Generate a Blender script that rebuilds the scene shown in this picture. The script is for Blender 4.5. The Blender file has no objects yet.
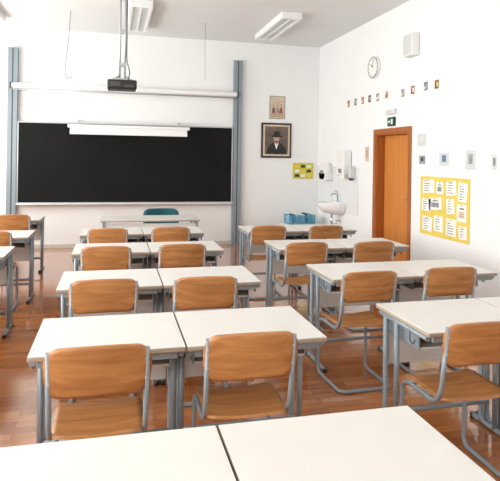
import bpy, bmesh, math, random
from mathutils import Vector, Matrix
random.seed(7)
scene=bpy.context.scene
ROOT=scene.collection

# ------------------------------------------------------------------ materials
def lin(c):
    return tuple(((x/255)/12.92 if x/255<=0.04045 else ((x/255+0.055)/1.055)**2.4) for x in c)+(1.0,)
MATS={}
def mat(name,rgb,rough=0.5,metal=0.0,noise=0.0,nscale=8.0,emit=0.0,spec=0.5,bump=0.0):
    m=bpy.data.materials.new(name); m.use_nodes=True
    nt=m.node_tree; b=nt.nodes['Principled BSDF']
    b.inputs['Base Color'].default_value=lin(rgb)
    b.inputs['Roughness'].default_value=rough
    b.inputs['Metallic'].default_value=metal
    b.inputs['Specular IOR Level'].default_value=spec
    tc=nt.nodes.new('ShaderNodeTexCoord'); n=nt.nodes.new('ShaderNodeTexNoise')
    n.inputs['Scale'].default_value=nscale; n.inputs['Detail'].default_value=4
    nt.links.new(tc.outputs['Object'],n.inputs['Vector'])
    if noise>0:
        r=nt.nodes.new('ShaderNodeValToRGB')
        c=lin(rgb)
        r.color_ramp.elements[0].color=tuple(x*(1-noise) for x in c[:3])+(1,)
        r.color_ramp.elements[1].color=tuple(min(1,x*(1+noise)) for x in c[:3])+(1,)
        r.color_ramp.elements[0].position=.3; r.color_ramp.elements[1].position=.7
        nt.links.new(n.outputs['Fac'],r.inputs['Fac']); nt.links.new(r.outputs['Color'],b.inputs['Base Color'])
    if bump>0:
        bp=nt.nodes.new('ShaderNodeBump'); bp.inputs['Strength'].default_value=bump; bp.inputs['Distance'].default_value=.01
        nt.links.new(n.outputs['Fac'],bp.inputs['Height']); nt.links.new(bp.outputs['Normal'],b.inputs['Normal'])
    if emit>0:
        b.inputs['Emission Color'].default_value=lin(rgb); b.inputs['Emission Strength'].default_value=emit
    return m
def wood(name,c1,c2,rough=.4,scale=(2,30,30),coat=0.0):
    m=bpy.data.materials.new(name); m.use_nodes=True
    nt=m.node_tree; b=nt.nodes['Principled BSDF']; b.inputs['Roughness'].default_value=rough
    b.inputs['Coat Weight'].default_value=coat; b.inputs['Coat Roughness'].default_value=.2
    tc=nt.nodes.new('ShaderNodeTexCoord'); mp=nt.nodes.new('ShaderNodeMapping'); mp.inputs['Scale'].default_value=scale
    oi=nt.nodes.new('ShaderNodeObjectInfo'); mu=nt.nodes.new('ShaderNodeMath'); mu.operation='MULTIPLY'; mu.inputs[1].default_value=17
    nt.links.new(oi.outputs['Random'],mu.inputs[0]); nt.links.new(mu.outputs[0],mp.inputs['Location'])
    n=nt.nodes.new('ShaderNodeTexNoise'); n.inputs['Scale'].default_value=1; n.inputs['Detail'].default_value=6; n.inputs['Distortion'].default_value=.6
    r=nt.nodes.new('ShaderNodeValToRGB'); r.color_ramp.elements[0].color=lin(c1); r.color_ramp.elements[1].color=lin(c2)
    r.color_ramp.elements[0].position=.3; r.color_ramp.elements[1].position=.7
    nt.links.new(tc.outputs['Object'],mp.inputs['Vector']); nt.links.new(mp.outputs['Vector'],n.inputs['Vector'])
    nt.links.new(n.outputs['Fac'],r.inputs['Fac'])
    hs=nt.nodes.new('ShaderNodeHueSaturation')
    mr=nt.nodes.new('ShaderNodeMapRange'); mr.inputs['To Min'].default_value=.9; mr.inputs['To Max'].default_value=1.1
    nt.links.new(oi.outputs['Random'],mr.inputs['Value']); nt.links.new(mr.outputs['Result'],hs.inputs['Value'])
    nt.links.new(r.outputs['Color'],hs.inputs['Color']); nt.links.new(hs.outputs['Color'],b.inputs['Base Color'])
    return m
def floor_mat():
    m=bpy.data.materials.new('parquet'); m.use_nodes=True
    nt=m.node_tree; b=nt.nodes['Principled BSDF']
    tc=nt.nodes.new('ShaderNodeTexCoord'); mp=nt.nodes.new('ShaderNodeMapping')
    br=nt.nodes.new('ShaderNodeTexBrick')
    br.inputs['Scale'].default_value=1; br.inputs['Brick Width'].default_value=.55; br.inputs['Row Height'].default_value=.075
    br.inputs['Mortar Size'].default_value=.0012; br.inputs['Mortar Smooth'].default_value=.3
    br.inputs['Color1'].default_value=lin((202,130,70)); br.inputs['Color2'].default_value=lin((164,96,48)); br.inputs['Mortar'].default_value=lin((104,58,30))
    nt.links.new(tc.outputs['Object'],mp.inputs['Vector']); nt.links.new(mp.outputs['Vector'],br.inputs['Vector'])
    mp2=nt.nodes.new('ShaderNodeMapping'); mp2.inputs['Scale'].default_value=(3,40,1)
    n=nt.nodes.new('ShaderNodeTexNoise'); n.inputs['Detail'].default_value=5; n.inputs['Scale'].default_value=1
    nt.links.new(tc.outputs['Object'],mp2.inputs['Vector']); nt.links.new(mp2.outputs['Vector'],n.inputs['Vector'])
    mx=nt.nodes.new('ShaderNodeMix'); mx.data_type='RGBA'; mx.blend_type='MULTIPLY'; mx.inputs['Factor'].default_value=.45
    r=nt.nodes.new('ShaderNodeValToRGB'); r.color_ramp.elements[0].color=(.6,.54,.44,1); r.color_ramp.elements[1].color=(1,1,1,1)
    r.color_ramp.elements[0].position=.3; r.color_ramp.elements[1].position=.65
    nt.links.new(n.outputs['Fac'],r.inputs['Fac'])
    nt.links.new(br.outputs['Color'],mx.inputs[6]); nt.links.new(r.outputs['Color'],mx.inputs[7])
    nt.links.new(mx.outputs[2],b.inputs['Base Color'])
    b.inputs['Roughness'].default_value=.18
    b.inputs['Coat Weight'].default_value=.9; b.inputs['Coat Roughness'].default_value=.07
    return m
M=dict(
 wall=mat('wall_paint',(240,242,242),.9,noise=.012,nscale=2,bump=.05),
 ceil=mat('ceiling_paint',(226,229,230),.9,noise=.015,nscale=2),
 floor=floor_mat(),
 base=mat('baseboard_paint',(205,200,192),.6),
 top=mat('desk_laminate',(225,223,218),.36,noise=.02,nscale=5),
 edge=mat('desk_edge',(168,154,136),.5),
 panel=mat('desk_panel',(222,222,218),.5),
 steel=mat('painted_steel',(146,158,166),.35,metal=.2),
 post=mat('post_steel',(142,154,162),.45,metal=.2),
 seat=wood('chair_plywood',(158,102,54),(196,138,82),.38,(3,26,26),.25),
 door=wood('door_wood',(204,126,52),(220,144,68),.45,(14,14,1.2)),
 doorf=wood('door_frame_wood',(164,92,36),(184,108,46),.45,(14,14,1.2)),
 board=mat('chalkboard_slate',(16,18,18),.7,noise=.2,nscale=1.5,spec=.2),
 alu=mat('aluminium',(190,194,196),.35,metal=.6),
 white=mat('white_plastic',(236,237,236),.45),
 lamp=mat('lamp_tube',(250,250,245),.5,emit=.6),
 lou=mat('louvre',(140,144,146),.4,metal=.5),
 louw=mat('louvre_white',(210,213,214),.4),
 dark=mat('dark_plastic',(30,30,32),.4),
 dgrey=mat('dark_grey',(70,72,75),.5),
 lens=mat('lens_glass',(20,26,40),.08),
 ceramic=mat('ceramic',(240,242,244),.12),
 tile=mat('tile_white',(234,237,238),.2),
 grout=mat('grout',(212,214,215),.8),
 chrome=mat('chrome',(200,204,208),.15,metal=1),
 yellow=mat('yellow_card',(230,206,96),.8,noise=.05),
 yel2=mat('yellow_green',(210,200,70),.8),
 paper=mat('paper',(240,240,235),.85),
 ink=mat('ink',(60,62,66),.8),
 green=mat('sign_green',(30,100,70),.5),
 teal=mat('teal_fabric',(14,84,92),.8,noise=.1,nscale=40),
 blue=mat('crate_blue',(92,160,195),.5),
 tan=mat('print_tan',(206,190,166),.8,noise=.15,nscale=12),
 brown=mat('print_brown',(130,92,70),.8),
 pgrey=mat('print_grey',(150,156,158),.8,noise=.35,nscale=15),
 pdark=mat('print_background',(104,92,84),.8,noise=.35,nscale=7),
 skin=mat('print_skin',(186,160,140),.8),
 red=mat('print_red',(170,84,70),.8),
 pblue=mat('print_blue',(96,130,160),.8),
 frame=mat('frame_black',(40,30,26),.4),
)

# ------------------------------------------------------------------ mesh builder
class B:
    def __init__(s,name):
        s.name=name; s.bm=bmesh.new(); s.mats=[]
    def mi(s,m):
        m=M[m]
        if m not in s.mats: s.mats.append(m)
        return s.mats.index(m)
    def box(s,lo,hi,m,bev=0.0,seg=2,rot=None):
        i=s.mi(m)
        r=bmesh.ops.create_cube(s.bm,size=1)
        vs=r['verts']; c=[(a+b)/2 for a,b in zip(lo,hi)]; d=[abs(b-a) for a,b in zip(lo,hi)]
        for v in vs: v.co=Vector((v.co.x*d[0],v.co.y*d[1],v.co.z*d[2]))
        if rot is not None:
            for v in vs: v.co=rot@v.co
        for v in vs: v.co+=Vector(c)
        fs=set(f for v in vs for f in v.link_faces)
        for f in fs: f.material_index=i
        if bev>0:
            es=list(set(e for v in vs for e in v.link_edges))
            r=bmesh.ops.bevel(s.bm,geom=es,offset=min(bev,min(d)*.45),segments=seg,affect='EDGES',profile=.5)
            for f in r['faces']: f.material_index=i; f.smooth=True
    def tube(s,pts,rad,m,seg=10,bend=0.0,closed=False,nb=5):
        i=s.mi(m)
        P=[Vector(p) for p in pts]
        if bend>0:
            Q=[P[0]]
            for k in range(1,len(P)-1):
                a,b,c=P[k-1],P[k],P[k+1]
                d1=(a-b); d2=(c-b); l=min(bend,d1.length*.48,d2.length*.48)
                p1=b+d1.normalized()*l; p2=b+d2.normalized()*l
                for t in range(nb+1):
                    t/=nb; Q.append(p1*(1-t)**2+b*2*t*(1-t)+p2*t*t)
            Q.append(P[-1]); P=Q
        up=None; rings=[]
        n=len(P)
        for k in range(n):
            if k==0: t=P[1]-P[0]
            elif k==n-1: t=P[-1]-P[-2]
            else: t=(P[k+1]-P[k]).normalized()+(P[k]-P[k-1]).normalized()
            t.normalize()
            if up is None:
                up=Vector((0,0,1)) if abs(t.z)<.9 else Vector((1,0,0))
            up=(up-t*up.dot(t)).normalized(); sd=t.cross(up)
            rr=rad[k] if isinstance(rad,(list,tuple)) else rad
            rings.append([s.bm.verts.new(P[k]+(up*math.cos(a)+sd*math.sin(a))*rr) for a in [2*math.pi*j/seg for j in range(seg)]])
        for k in range(n-1):
            for j in range(seg):
                f=s.bm.faces.new((rings[k][j],rings[k][(j+1)%seg],rings[k+1][(j+1)%seg],rings[k+1][j]))
                f.material_index=i; f.smooth=True
        for rg in (rings[0][::-1],rings[-1]):
            f=s.bm.faces.new(rg); f.material_index=i
    def cyl(s,a,b,r,m,seg=24,r2=None):
        s.tube([a,b],[r,r if r2 is None else r2],m,seg)
    def panel(s,a,b,r,fn,th,m,rings=7,cn=6,edge=None,warp=None):
        i=s.mi(m); ie=s.mi(edge) if edge else i
        out=[]
        for cx,cy,a0 in ((a-r,b-r,0),(-a+r,b-r,90),(-a+r,-b+r,180),(a-r,-b+r,270)):
            for k in range(cn+1):
                an=math.radians(a0+90*k/cn); out.append((cx+r*math.cos(an),cy+r*math.sin(an)))
        o2=[]
        for k in range(len(out)):
            p=out[k]; q=out[(k+1)%len(out)]; o2.append(p)
            L=math.dist(p,q); ns=int(L/(max(a,b)*.22))
            for t in range(1,ns+1): o2.append((p[0]+(q[0]-p[0])*t/(ns+1),p[1]+(q[1]-p[1])*t/(ns+1)))
        N=len(o2)
        def pn(u,v):
            e=1e-3; p=fn(u,v); du=fn(u+e,v)-fn(u-e,v); dv=fn(u,v+e)-fn(u,v-e)
            return p,du.cross(dv).normalized()
        layers=[]
        for sgn in (1,-1):
            L=[]
            for k in range(1,rings+1):
                t=k/rings
                R=[]
                for (u,v) in o2:
                    p,n=pn(u*t,v*t); R.append(s.bm.verts.new(p+n*th*.5*sgn))
                L.append(R)
            p,n=pn(0,0); c=s.bm.verts.new(p+n*th*.5*sgn)
            for j in range(N):
                v3=(c,L[0][j],L[0][(j+1)%N]); f=s.bm.faces.new(v3 if sgn>0 else v3[::-1]); f.smooth=True; f.material_index=i
                for k in range(rings-1):
                    v4=(L[k][j],L[k+1][j],L[k+1][(j+1)%N],L[k][(j+1)%N])
                    f=s.bm.faces.new(v4 if sgn>0 else v4[::-1]); f.smooth=True; f.material_index=i
            layers.append(L[-1])
        T,U=layers
        for j in range(N):
            f=s.bm.faces.new((T[j],U[j],U[(j+1)%N],T[(j+1)%N])); f.material_index=ie
    def poly(s,pts,m):
        f=s.bm.faces.new([s.bm.verts.new(p) for p in pts]); f.material_index=s.mi(m); return f
    def mesh(s):
        bmesh.ops.recalc_face_normals(s.bm,faces=s.bm.faces[:])
        me=bpy.data.meshes.new(s.name); s.bm.to_mesh(me); s.bm.free()
        for m in s.mats: me.materials.append(m)
        return me
    def obj(s,loc=(0,0,0),rz=0):
        return place(s.mesh(),s.name,loc,rz)
def place(me,name,loc=(0,0,0),rz=0):
    o=bpy.data.objects.new(name,me); o.location=loc; o.rotation_euler=(0,0,rz); ROOT.objects.link(o); return o

# ------------------------------------------------------------------ room
XL,XR,YB,YF,ZC=-3.2,3.9,-2.6,10.18,3.82
T=.25
b=B('floor'); b.box((XL-T,YB-T,-.1),(XR+T,YF+T,0),'floor'); b.obj()
b=B('ceiling'); b.box((XL-T,YB-T,ZC),(XR+T,YF+T,ZC+.15),'ceil'); b.obj()
b=B('wall_north'); b.box((XL-T,YF,0),(XR+T,YF+T,ZC),'wall'); b.obj()
b=B('wall_south'); b.box((XL-T,YB-T,0),(XR+T,YB,ZC),'wall'); b.obj()
def holed(name,x0,x1,ops):
    b=B(name); y=YB
    for (a0,a1,z0,z1) in sorted(ops):
        b.box((x0,y,0),(x1,a0,ZC),'wall')
        if z0>0: b.box((x0,a0,0),(x1,a1,z0),'wall')
        b.box((x0,a0,z1),(x1,a1,ZC),'wall'); y=a1
    b.box((x0,y,0),(x1,YF,ZC),'wall'); return b.obj()
DY0,DY1,DZ=6.76,7.72,2.02
holed('wall_east',XR,XR+T,[(DY0,DY1,0,DZ)])
wins=[(-2.1+k*2.45,-2.1+k*2.45+2.0,.9,3.4) for k in range(5)]
holed('wall_west',XL-T,XL,wins)
b=B('baseboard_north'); b.box((XL,YF-.015,0),(XR,YF,.07),'base',.004); b.obj()
b=B('baseboard_east'); b.box((XR-.015,YB,0),(XR,DY0-.09,.07),'base',.004); b.box((XR-.015,DY1+.09,0),(XR,YF-.015,.07),'base',.004); b.obj()
b=B('baseboard_west'); b.box((XL,YB,0),(XL+.015,YF-.015,.07),'base',.004); b.obj()
for k,(a0,a1,z0,z1) in enumerate(wins):
    b=B('window_%d'%(k+1)); x0,x1=XL-.14,XL-.08
    w=.06
    b.box((x0,a0,z0),(x1,a0+w,z1),'white',.005); b.box((x0,a1-w,z0),(x1,a1,z1),'white',.005)
    b.box((x0,a0+w,z0),(x1,a1-w,z0+w),'white',.005); b.box((x0,a0+w,z1-w),(x1,a1-w,z1),'white',.005)
    b.box((x0,(a0+a1)/2-.04,z0+w),(x1,(a0+a1)/2+.04,z1-w),'white',.005)
    b.box((x0,a0+w,2.55),(x1,a1-w,2.62),'white',.005)
    b.box((XL-.08,a0,z0),(XL+.12,a1,z0+.03),'white',.008)
    b.obj()
    l=bpy.data.lights.new('window_daylight','AREA'); l.shape='RECTANGLE'; l.size=a1-a0; l.size_y=z1-z0; l.energy=170; l.color=(1.0,.985,.955)
    lo=bpy.data.objects.new('window_daylight',l); lo.location=(XL-T-.05,(a0+a1)/2,(z0+z1)/2); lo.rotation_euler=(0,-math.pi/2,0)
    ROOT.objects.link(lo)
# door
b=B('door_1')
fr=.075
b.box((XR-.018,DY0-fr,0),(XR,DY0,DZ+fr),'doorf',.004); b.box((XR-.018,DY1,0),(XR,DY1+fr,DZ+fr),'doorf',.004)
b.box((XR-.018,DY0,DZ),(XR,DY1,DZ+fr),'doorf',.004)
b.box((XR,DY0,0),(XR+.22,DY0+.02,DZ),'doorf'); b.box((XR,DY1-.02,0),(XR+.22,DY1,DZ),'doorf'); b.box((XR,DY0+.02,DZ-.02),(XR+.22,DY1-.02,DZ),'doorf')
b.box((XR+.13,DY0+.022,.005),(XR+.17,DY1-.022,DZ-.022),'door',.003)
b.box((XR+.12,DY0+.08,.93),(XR+.13,DY0+.12,1.15),'alu',.003)
b.tube([(XR+.13,DY0+.10,1.08),(XR+.08,DY0+.10,1.08),(XR+.08,DY0+.22,1.08)],.009,'alu',8,.02)
b.obj()

# ------------------------------------------------------------------ desks
b=B('school_desk')
W,Dp,H=.694,.59,.75
b.box((-W/2,-Dp/2,H-.026),(W/2,Dp/2,H-.003),'edge',.006)
b.box((-W/2+.002,-Dp/2+.002,H-.004),(W/2-.002,Dp/2-.002,H),'top',.0015,1)
for sx in (-1,1):
    x=sx*.329
    b.tube([(x,-.26,H-.042),(x,.26,H-.042)],.015,'steel',8)
    b.tube([(x,.19,H-.045),(x,.19,.018),(x,-.12,.018)],.0155,'steel',10,.05)
    b.tube([(x,.06,H-.045),(x,.06,.02)],.0155,'steel',10)
    b.tube([(x,.19,.018),(x,.27,.018)],.0155,'steel',10)
    b.cyl((x,.265,.0),(x,.265,.03),.018,'dark',10); b.cyl((x,-.115,.0),(x,-.115,.03),.018,'dark',10)
    b.tube([(sx*.340,-.1,H-.035),(sx*.340,-.1,H-.10),(sx*.340,-.14,H-.11),(sx*.340,-.15,H-.08)],.004,'dgrey',6,.015)
b.box((-.31,-.275,H-.06),(.31,-.255,H-.026),'steel',.003)
b.box((-.31,.2,H-.06),(.31,.22,H-.026),'steel',.003)
b.box((-.305,.222,.40),(.305,.238,H-.03),'panel',.004)
b.tube([(-.329,.125,.16),(.329,.125,.16)],.014,'steel',8)
b.box((-.29,-.12,H-.15),(.29,.215,H-.138),'panel',.003)
b.box((-.297,-.12,H-.15),(-.289,.215,H-.026),'steel'); b.box((.289,-.12,H-.15),(.297,.215,H-.026),'steel')
DESK=b.mesh()
def desk(x,y,rz=0): return place(DESK,'school_desk',(x,y,0),rz)
Lx=(-.007,.693); Rx=(1.92,2.62)
for i,y in enumerate((1.49,2.845,4.09,5.45,6.66)):
    for x in Lx: desk(x,y)
for y in (2.80,4.06,5.40,6.66):
    for x in Rx: desk(x,y)
for y,dx in ((2.8,0),(4.06,0),(5.38,.0),(6.56,.03),(8.2,-.05)):
    for x in (-1.25,-1.95): desk(x+dx,y)

# ------------------------------------------------------------------ chairs
b=B('school_chair')
sx=.197
half=[(sx,-.243,.832),(sx,-.19,.50),(sx,-.135,.43),(sx,.12,.43),(sx,.185,.40),(sx,.20,.0125),(sx,-.21,.0125)]
path=half+[(-p[0],p[1],p[2]) for p in half[::-1]]
b.tube(path,.012,'steel',12,.06,nb=7)
b.tube([(sx,-.05,.432),(-sx,-.05,.432)],.01,'steel',8); b.tube([(sx,.1,.432),(-sx,.1,.432)],.01,'steel',8)
def seatf(u,v):
    z=.462
    z+= -.014*math.cos(min(1,abs(u)/.2)*math.pi/2)
    if v>.10: z-= (v-.10)**2*2.6
    if v<-.14: z+= (v+.14)**2*2.5
    return Vector((u,v+.0,z))
b.panel(.194,.205,.06,seatf,.011,'seat')
def backf(u,v):
    bow=-.034*(1-(u/.21)**2)
    y=-.229-(v*.16)+bow
    k=max(0,-v/.1)
    z=.742+v+(.014*(1-(u/.21)**2) if v>0 else .014*(1-(u/.21)**2)-.004*k)
    return Vector((u*(1-.05*k),y,z))
b.panel(.215,.105,.06,backf,.011,'seat')
for q in (-1,1):
    for z in (.70,.785):
        y=-.229-(z-.742)*.16
        b.cyl((q*sx*.985,y-.014,z),(q*sx*.985,y+.01,z),.006,'alu',8)
CH=b.mesh()
def chair(x,by,rz=0):
    place(CH,'school_chair',(x,by+.225,0),math.radians(rz))
for x,y,r in [(-.048,2.36,0),(.615,2.40,-1),(-.05,3.60,1),(.60,3.57,-1),(-.05,4.90,0),(.605,4.93,1),(-.05,6.10,0),(.63,6.13,-1),
  (1.765,2.34,-1),(2.60,2.32,0),(1.74,3.54,1.5),(2.42,3.58,-1.5),(1.75,4.86,1.5),(2.42,4.82,0),(1.75,6.12,-1.5),(2.42,6.05,1),
  (-1.22,2.35,0),(-1.22,3.6,0),(-1.22,4.85,2),(-1.2,6.02,0),(-1.25,7.65,0),(-1.95,2.35,0),(-1.95,3.6,0),(-1.95,4.85,2),(-1.95,6.0,0),(-1.95,7.65,0)]:
    chair(x,y,r)

# ------------------------------------------------------------------ teacher desk + chair
b=B('teacher_desk')
x0,x1,y0,y1=-.16,1.20,7.72,8.38
b.box((x0,y0,.725),(x1,y1,.747),'edge',.005); b.box((x0+.002,y0+.002,.746),(x1-.002,y1-.002,.75),'top')
for x in (x0+.04,x1-.04):
    for y in (y0+.04,y1-.04):
        b.box((x-.017,y-.017,0),(x+.017,y+.017,.725),'steel',.004)
    b.box((x-.012,y0+.05,.68),(x+.012,y1-.05,.72),'steel')
b.box((x0+.06,y0+.05,.33),(x1-.06,y0+.068,.70),'panel',.003)
b.obj()
b=B('office_chair')
b.panel(.27,.17,.09,lambda u,v:Vector((u,.22-.05*(u/.22)**2+v*.12,.63+v)),.05,'teal')
b.panel(.24,.21,.07,lambda u,v:Vector((u,v,.44-.01*math.cos(u*5))),.06,'teal')
b.tube([(0,.02,.40),(0,.24,.42),(0,.25,.60)],.018,'dark',8,.06)
b.cyl((0,0,.10),(0,0,.41),.025,'dark',12)
for k in range(5):
    a=k*2*math.pi/5+.3; c,s_=math.cos(a),math.sin(a)
    b.tube([(0,0,.12),(c*.28,s_*.28,.075)],[.022,.014],'dark',8)
    b.cyl((c*.28-s_*.015,s_*.28+c*.015,.03),(c*.28+s_*.015,s_*.28-c*.015,.03),.03,'dark',12)
    b.cyl((c*.28,s_*.28,.04),(c*.28,s_*.28,.08),.008,'dark',8)
b.obj((.75,8.70,0))

# ------------------------------------------------------------------ chalkboard wall
YW=YF-.001
b=B('chalkboard')
bx0,bx1,bz0,bz1=-1.58,2.14,.81,2.18
b.box((bx0,YF-.10,bz0),(bx1,YF-.07,bz1),'board')
for q in ((bx0-.02,bz0-.02,bx1+.02,bz0),(bx0-.02,bz1,bx1+.02,bz1+.02)):
    b.box((q[0],YF-.105,q[1]),(q[2],YF-.065,q[3]),'alu',.003)
for q in (bx0-.02,bx1):
    b.box((q,YF-.105,bz0),(q+.02,YF-.065,bz1),'alu',.003)
b.box((bx0-.02,YF-.17,bz0-.035),(bx1+.02,YF-.08,bz0-.018),'white',.004)
b.box((bx0+.2,YF-.08,bz0+.1),(bx0+.3,YW,bz1-.1),'alu'); b.box((bx1-.3,YF-.08,bz0+.1),(bx1-.2,YW,bz1-.1),'alu')
b.obj()
for x in (-1.77,2.17):
    b=B('chalkboard_rail_post')
    b.box((x,YF-.09,0),(x+.16,YW,3.46),'post',.006)
    b.box((x+.07,YF-.0915,.02),(x+.09,YF-.088,3.44),'dgrey')
    b.obj()
b=B('projection_screen_housing')
b.box((-1.70,YF-.21,2.76),(2.22,YF-.0916,2.85),'white',.03,4)
b.box((-1.72,YF-.215,2.755),(-1.69,YF-.0916,2.855),'dgrey',.01); b.box((2.21,YF-.215,2.755),(2.24,YF-.0916,2.855),'dgrey',.01)
b.cyl((-1.68,YF-.15,2.745),(2.2,YF-.15,2.745),.012,'alu',8)
for x in (-1.3,0.2,1.8): b.box((x,YF-.12,2.78),(x+.08,YW,2.83),'white')
b.obj()
b=B('chalkboard_lamp')
ly=YF-.42
b.box((-.76,ly-.05,2.10),(1.30,ly+.05,2.155),'white',.01)
b.poly([(-.72,ly-.05,2.10),(1.25,ly-.05,2.10),(1.25,ly-.10,1.99),(-.72,ly-.10,1.99)],'white')
b.poly([(-.72,ly-.10,1.99),(1.25,ly-.10,1.99),(1.25,ly-.095,1.985),(-.72,ly-.095,1.985)],'white')
b.poly([(-.72,ly-.045,2.10),(1.25,ly-.045,2.10),(1.25,ly-.095,1.985),(-.72,ly-.095,1.985)],'white')
b.cyl((-.7,ly,2.06),(1.23,ly,2.06),.013,'lamp',10)
for x in (-.6,1.14):
    b.tube([(x,ly+.04,2.13),(x,YF-.15,2.25),(x,YW,2.25)],.012,'alu',8,.05)
b.obj()

# ------------------------------------------------------------------ ceiling lamps
def ceil_lamp(x0,y0,y1):
    b=B('ceiling_light'); w=.32; z0,z1=ZC-.10,ZC
    b.box((x0,y0,z0),(x0+.05,y1,z1),'white',.006); b.box((x0+w-.05,y0,z0),(x0+w,y1,z1),'white',.006)
    b.box((x0+.05,y0,z0),(x0+w-.05,y0+.05,z1),'white',.004); b.box((x0+.05,y1-.05,z0),(x0+w-.05,y1,z1),'white',.004)
    b.box((x0+.05,y0+.05,z1-.02),(x0+w-.05,y1-.05,z1),'louw')
    b.box((x0+w/2-.012,y0+.05,z0+.003),(x0+w/2+.012,y1-.05,z1-.02),'white')
    n=int((y1-y0)/.12)
    for k in range(1,n):
        y=y0+(y1-y0)*k/n
        b.box((x0+.05,y-.004,z0+.004),(x0+w-.05,y+.004,z0+.045),'louw')
    for x in (x0+.1,x0+w-.1): b.cyl((x,y0+.05,z1-.035),(x,y1-.05,z1-.035),.013,'lamp',8)
    b.obj()
for x in (-2.02,.19,2.40):
    for y in (7.85,4.6,1.3): ceil_lamp(x,y,y+1.6)

# ------------------------------------------------------------------ projector
b=B('projector')
px,py,pz=.085,6.78,2.48
b.box((px-.17,py-.14,pz-.06),(px+.17,py+.14,pz+.05),'dark',.02,3)
b.cyl((px+.07,py+.13,pz),(px+.07,py+.17,pz),.045,'lens',20)
b.box((px-.13,py-.147,pz-.03),(px-.02,py-.138,pz+.02),'dgrey',.003); b.box((px+.02,py-.147,pz-.04),(px+.13,py-.138,pz-.01),'dgrey',.003)
b.box((px-.09,py-.09,pz+.05),(px+.09,py+.09,pz+.07),'alu',.004)
for q in (-1,1):
    b.tube([(px+q*.03,py,pz+.07),(px+q*.03,py,ZC)],.013,'alu',10)
    for q2 in (-1,1): b.tube([(px+q*.12,py+q2*.09,pz+.05),(px+q*.02,py,pz+.12)],.007,'alu',6)
for z in (2.7,3.1,3.5): b.box((px-.045,py-.015,z),(px+.045,py+.015,z+.04),'alu',.003)
b.cyl((px,py,ZC-.02),(px,py,ZC),.09,'white',20)
b.tube([(px+.05,py-.12,pz),(px+.09,py-.16,pz+.12),(px+.05,py-.02,pz+.3),(px+.048,py-.02,ZC)],.006,'dark',6,.06)
b.obj()
b=B('hanging_cable')
b.tube([(-.66,8.7,ZC),(-.68,8.7,3.4),(-.72,8.7,3.0),(-.73,8.7,2.85),(-.68,8.7,2.77),(-.62,8.7,2.82)],.005,'lou',6,.1)
b.obj()
b=B('hanging_cable')
b.tube([(1.42,8.9,ZC),(1.42,8.9,3.3),(1.43,8.9,2.9)],.003,'lou',6,.1)
b.obj()

# ------------------------------------------------------------------ back wall pictures
def wb(b,x0,x1,z0,z1,off,th,m,bev=0): b.box((x0,YF-off-th,z0),(x1,YF-off,z1),m,bev)
def wr(b,y0,y1,z0,z1,off,th,m,bev=0): b.box((XR-off-th,y0,z0),(XR-off,y1,z1),m,bev)
def disc(b,cx,cz,rx,rz,y,m,n=24,a0=0,a1=2*math.pi):
    b.poly([(cx+rx*math.cos(a0+(a1-a0)*k/n),y,cz+rz*math.sin(a0+(a1-a0)*k/n)) for k in range(n+1 if a1-a0<6.2 else n)],m)
b=B('framed_portrait')
E=0.0
wb(b,2.73,3.33,1.64,2.31,E,.03,'frame',.006); wb(b,2.765,3.295,1.675,2.275,.030,.002,'tan'); wb(b,2.80,3.26,1.71,2.24,.032,.002,'pdark')
Y=YF-.0345
disc(b,3.03,1.712,.20,.23,Y,'dark',24,0,math.pi)
b.poly([(2.985,Y-.0005,1.93),(3.075,Y-.0005,1.93),(3.03,Y-.0005,1.80)],'paper')
b.poly([(3.0,Y-.0008,1.90),(3.06,Y-.0008,1.90),(3.05,Y-.0008,1.97),(3.01,Y-.0008,1.97)],'skin')
disc(b,3.03,2.01,.058,.078,Y-.001,'skin')
disc(b,3.03,1.965,.045,.035,Y-.0013,'brown',20,math.pi,2*math.pi)
disc(b,3.03,2.055,.115,.022,Y-.0016,'dark')
b.poly([(2.965,Y-.0018,2.06),(3.095,Y-.0018,2.06),(3.085,Y-.0018,2.14),(3.05,Y-.0018,2.155),(3.03,Y-.0018,2.145),(3.01,Y-.0018,2.155),(2.975,Y-.0018,2.14)],'dark')
for q in (-.02,.02): disc(b,3.03+q,2.02,.008,.005,Y-.0015,'ink',10)
b.obj()
b=B('art_print')
wb(b,2.89,3.20,2.39,2.83,E,.01,'pgrey'); wb(b,2.905,3.185,2.405,2.815,.010,.001,'tan')
for k,(cx_,m_) in enumerate(((2.97,'brown'),(3.05,'pgrey'),(3.12,'red'))):
    disc(b,cx_,2.50,.035,.12,YF-.0115-.0003*k,m_,20,0,math.pi); disc(b,cx_,2.65,.022,.028,YF-.012-.0003*k,'skin',16)
b.poly([(2.92,YF-.0112,2.42),(3.17,YF-.0112,2.42),(3.17,YF-.0112,2.50),(2.92,YF-.0112,2.50)],'skin')
b.obj()
b=B('yellow_poster')
wb(b,3.38,3.80,1.24,1.55,E,.006,'yel2')
for k in range(3):
    for j in range(3): wb(b,3.42+k*.12,3.51+k*.12,1.275+j*.09,1.33+j*.09,.006,.001,('ink','paper','yellow')[(k+j)%3])
b.obj()

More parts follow.
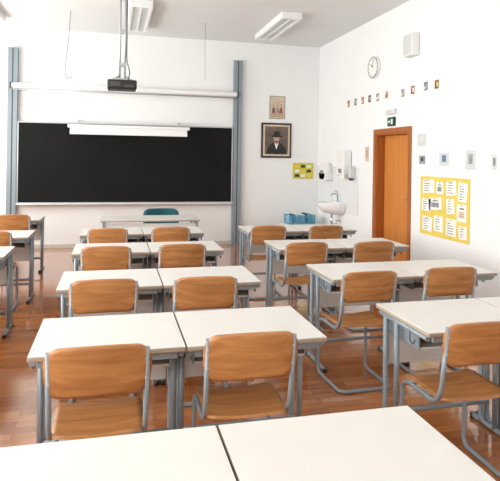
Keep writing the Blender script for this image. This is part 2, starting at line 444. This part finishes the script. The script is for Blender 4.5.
# ------------------------------------------------------------------ right wall things
b=B('wall_clock')
cy,cz=7.78,3.05
b.cyl((XR,cy,cz),(XR-.05,cy,cz),.165,'white',40); b.cyl((XR-.049,cy,cz),(XR-.052,cy,cz),.150,'paper',40)
for q in range(40):
    a0=2*math.pi*q/40; a1=2*math.pi*(q+1)/40
    b.tube([(XR-.05,cy+.158*math.cos(a0),cz+.158*math.sin(a0)),(XR-.05,cy+.158*math.cos(a1),cz+.158*math.sin(a1))],.008,'lou',6)
for k in range(12):
    a=k*math.pi/6
    b.tube([(XR-.0525,cy+.12*math.sin(a),cz+.12*math.cos(a)),(XR-.0525,cy+.14*math.sin(a),cz+.14*math.cos(a))],.003,'dark',4)
b.tube([(XR-.055,cy,cz),(XR-.055,cy+.06,cz+.06)],.005,'dark',6); b.tube([(XR-.055,cy,cz),(XR-.055,cy-.02,cz+.12)],.0035,'dark',6)
b.obj()
b=B('loudspeaker')
wr(b,6.52,6.76,3.02,3.32,E,.12,'white',.015); wr(b,6.54,6.74,3.04,3.30,.120,.004,'louw')
for k in range(16): wr(b,6.55,6.73,3.05+k*.0155,3.054+k*.0155,.124,.002,'panel')
b.obj()
b=B('exit_sign')
wr(b,7.13,7.33,2.12,2.25,E,.03,'dark',.004); wr(b,7.14,7.32,2.13,2.24,.030,.001,'green'); wr(b,7.17,7.22,2.15,2.22,.031,.001,'paper'); wr(b,7.25,7.30,2.17,2.20,.031,.001,'paper')
b.obj()
b=B('emergency_light')
wr(b,7.10,7.34,2.29,2.37,E,.06,'white',.01); wr(b,7.12,7.32,2.30,2.35,.060,.004,'louw',.002); b.obj()
b=B('photo_card_row')
us=[349,356,363,370,378,387,403,413,426,437]
random.seed(5)
for k,u in enumerate(us):
    xr=(u-1-250)/551; rt=(.9707-.2402*xr)/(.9707*xr+.2402); y=rt*XR; dz=random.uniform(-.012,.012)
    m=('brown','pblue','red','ink','brown','tan','pgrey','red','pblue','brown')[k]
    m2=('skin','yellow','skin','tan','paper','red','skin','paper','skin','yellow')[k]
    wr(b,y-.062,y+.062,2.50+dz,2.65+dz,E,.004,'paper'); wr(b,y-.045,y+.045,2.525+dz,2.635+dz,.004,.001,m)
    wr(b,y-.03,y+.005,2.55+dz,2.61+dz,.005,.001,m2); wr(b,y+.01,y+.035,2.54+dz,2.58+dz,.005,.001,'dark' if k%2 else 'paper')
b.obj()
b=B('notice_board')
wr(b,5.42,6.44,.69,1.43,E,.009,'yellow')
wr(b,5.90,5.906,.69,1.43,.009,.001,'tan')
random.seed(3)
for q,(y0,z0,w,h,m_) in enumerate([(6.12,1.22,.26,.17,'paper'),(5.96,1.02,.28,.15,'paper'),(6.20,.99,.2,.16,'paper'),(6.16,.74,.22,.18,'paper'),(5.93,.76,.19,.19,'paper'),(5.93,1.22,.15,.15,'paper'),
   (5.67,1.22,.2,.17,'paper'),(5.46,1.16,.17,.22,'paper'),(5.70,1.0,.16,.18,'paper'),(5.47,.93,.18,.2,'paper'),(5.46,.73,.15,.15,'paper'),(5.66,.74,.2,.2,'paper')]):
    rot=Matrix.Rotation(random.uniform(-.12,.12),3,'X')
    b.box((XR-.0115,y0,z0),(XR-.0085,y0+w,z0+h),m_,0,2,rot)
    cyy,czz=y0+w/2,z0+h/2
    if q%4==1:
        wr(b,cyy-w*.3,cyy+w*.3,czz-h*.28,czz+h*.1,.0116,.001,('pgrey','pgrey','tan')[q//4%3])
        wr(b,cyy-w*.25,cyy+w*.2,czz+h*.22,czz+h*.29,.0116,.001,'ink')
    else:
        n=int(h/.034)
        for k in range(n):
            z=z0+.025+k*.03
            if z>z0+h-.02: break
            e=random.uniform(.3,.85)*(w-.06)
            wr(b,y0+w-.03-e,y0+w-.03,z,z+.007,.0116,.001,'ink')
    b.cyl((XR-.0115,cyy,z0+h-.012),(XR-.02,cyy,z0+h-.012),.006,('red','pblue','ink')[q%3],8)
b.obj()
def sheet(name,y,z,w,h,m,extra=None,mg=.02):
    b=B(name); wr(b,y-w/2,y+w/2,z-h/2,z+h/2,E,.004,'paper'); wr(b,y-w/2+mg,y+w/2-mg,z-h/2+mg,z+h/2-mg,.004,.001,m)
    if extra: wr(b,y-w/6,y+w/6,z-h/6,z+h/4,.005,.001,extra)
    b.obj()
sheet('wall_sheet',6.44,1.90,.24,.2,'louw','panel'); sheet('wall_sheet',6.42,1.64,.16,.13,'pgrey','ink',.01)
sheet('wall_sheet',5.93,1.65,.24,.20,'louw','pblue'); sheet('wall_sheet',5.42,1.645,.24,.28,'louw','pgrey',.03)
sheet('wall_sheet',8.03,1.72,.16,.27,'tan','skin'); sheet('wall_sheet',5.02,1.62,.12,.2,'louw','pgrey')
# splash tiles
b=B('tile_splashback')
ty0,ty1,tz0,tz1=8.35,YF-.004,.7,1.5
b.box((XR-.006,ty0,tz0),(XR-.001,ty1,tz1),'grout')
n=12; m_=5
for i in range(n):
    for j in range(m_):
        w=(ty1-ty0)/n; h=(tz1-tz0)/m_
        b.box((XR-.01,ty0+i*w+.002,tz0+j*h+.002),(XR-.005,ty0+(i+1)*w-.002,tz0+(j+1)*h-.002),'tile')
b.obj()
# basin
b=B('wash_basin')
cx,cy=XR-.0101,9.05
def ring(sc,z,dx=0):
    out=[]
    for k in range(25):
        a=math.pi/2+math.pi*k/24
        out.append((cx+dx+math.cos(a)*.42*sc, cy+math.sin(a)*.27*sc, z))
    return out
prof=[(.35,.66),(.75,.70),(.95,.77),(1.0,.85),(1.0,.87),(.93,.87),(.86,.84),(.7,.78),(.3,.75)]
R=[[b.bm.verts.new(p) for p in ring(s_,z)] for s_,z in prof]
i=b.mi('ceramic')
for k in range(len(R)-1):
    for j in range(25):
        f=b.bm.faces.new((R[k][j],R[k][(j+1)%25],R[k+1][(j+1)%25],R[k+1][j])); f.material_index=i; f.smooth=True
for rg in (R[0],R[-1]):
    f=b.bm.faces.new(rg); f.material_index=i
b.box((cx-.10,cy-.27,.80),(cx,cy+.27,.885),'ceramic',.015)
b.tube([(cx-.16,cy,.68),(cx-.16,cy,.50),(cx-.08,cy,.46),(cx-.08,cy,.55),(cx,cy,.55)],.02,'chrome',10,.04)
b.tube([(cx-.05,cy,.88),(cx-.05,cy,1.02),(cx-.17,cy,1.02),(cx-.18,cy,.98)],.013,'chrome',10,.04)
b.tube([(cx-.05,cy,1.02),(cx-.05,cy+.0,1.06),(cx-.12,cy,1.08)],.009,'chrome',8,.02)
b.obj()
X1=XR-.0101
b=B('paper_towel_dispenser')
b.box((XR-.15,8.60,1.36),(X1,8.92,1.78),'white',.02,3); b.box((XR-.153,8.69,1.40),(XR-.148,8.83,1.47),'lou'); b.box((XR-.11,8.68,1.30),(XR-.06,8.86,1.37),'paper')
b.obj()
b=B('soap_dispenser')
b.box((XR-.11,8.42,1.32),(X1,8.52,1.52),'louw',.015); b.box((XR-.10,8.43,1.28),(XR-.05,8.51,1.33),'dgrey',.01); b.obj()
b=B('paper_roll_dispenser')
b.cyl((XR-.17,9.55,1.40),(X1,9.55,1.40),.165,'white',30); b.box((XR-.17,9.385,1.24),(X1,9.715,1.40),'white',.02); b.box((XR-.173,9.47,1.36),(XR-.169,9.63,1.42),'lou'); b.obj()
# low cabinet with crate
b=B('low_cabinet')
b.box((3.05,9.5,.04),(3.75,9.95,.43),'panel',.006); b.box((3.07,9.485,.07),(3.39,9.5,.41),'white',.004); b.box((3.41,9.485,.07),(3.73,9.5,.41),'white',.004)
b.box((3.08,9.53,0),(3.72,9.92,.04),'dgrey'); b.box((3.36,9.475,.24),(3.37,9.485,.32),'alu'); b.box((3.43,9.475,.24),(3.44,9.485,.32),'alu'); b.obj()
b=B('storage_crate')
x0,x1,y0,y1,z0,z1=3.12,3.62,9.56,9.88,.431,.60
b.box((x0,y0,z0),(x1,y1,z0+.01),'blue')
for (lo,hi) in (((x0,y0),(x1,y0+.01)),((x0,y1-.01),(x1,y1)),((x0,y0+.01),(x0+.01,y1-.01)),((x1-.01,y0+.01),(x1,y1-.01))):
    for k in range(4): b.box((lo[0],lo[1],z0+.01+k*.042),(hi[0],hi[1],z0+.034+k*.042),'blue',.002,1)
for k in range(6):
    x=x0+(x1-x0-.02)*k/5
    for y in (y0,y1-.014): b.box((x,y-.002,z0),(x+.02,y+.014,z1),'blue')
for k in range(7): b.box((x0+.03+k*.06,y0+.04,z0+.01),(x0+.07+k*.06,y1-.04,z0+.15+.02*(k%3)),('paper','teal','white','yellow')[k%4])
b.obj()

# ------------------------------------------------------------------ world / camera
w=bpy.data.worlds.new('sky'); scene.world=w; w.use_nodes=True
bg=w.node_tree.nodes['Background']
sky=w.node_tree.nodes.new('ShaderNodeTexSky'); sky.sky_type='HOSEK_WILKIE'; sky.turbidity=6; sky.sun_direction=(.5,.2,.8)
w.node_tree.links.new(sky.outputs['Color'],bg.inputs['Color']); bg.inputs['Strength'].default_value=1.0

scene.view_settings.view_transform='Standard'
scene.view_settings.exposure=0.0
th=math.radians(13.9); r=.015
f=Vector((math.sin(th),math.cos(th),0)); rt=Vector((math.cos(th),-math.sin(th),0)); up=Vector((0,0,1))
cxv=rt*math.cos(r)+up*math.sin(r); cyv=up*math.cos(r)-rt*math.sin(r)
cam=bpy.data.cameras.new('camera'); co=bpy.data.objects.new('camera',cam); ROOT.objects.link(co)
m=Matrix((cxv,cyv,-f)).transposed().to_4x4(); m.translation=Vector((0,0,1.63)); co.matrix_world=m
cam.sensor_width=36; cam.lens=551/500*36; cam.shift_y=-82.5/500; cam.clip_start=.05
scene.camera=co
print('done')
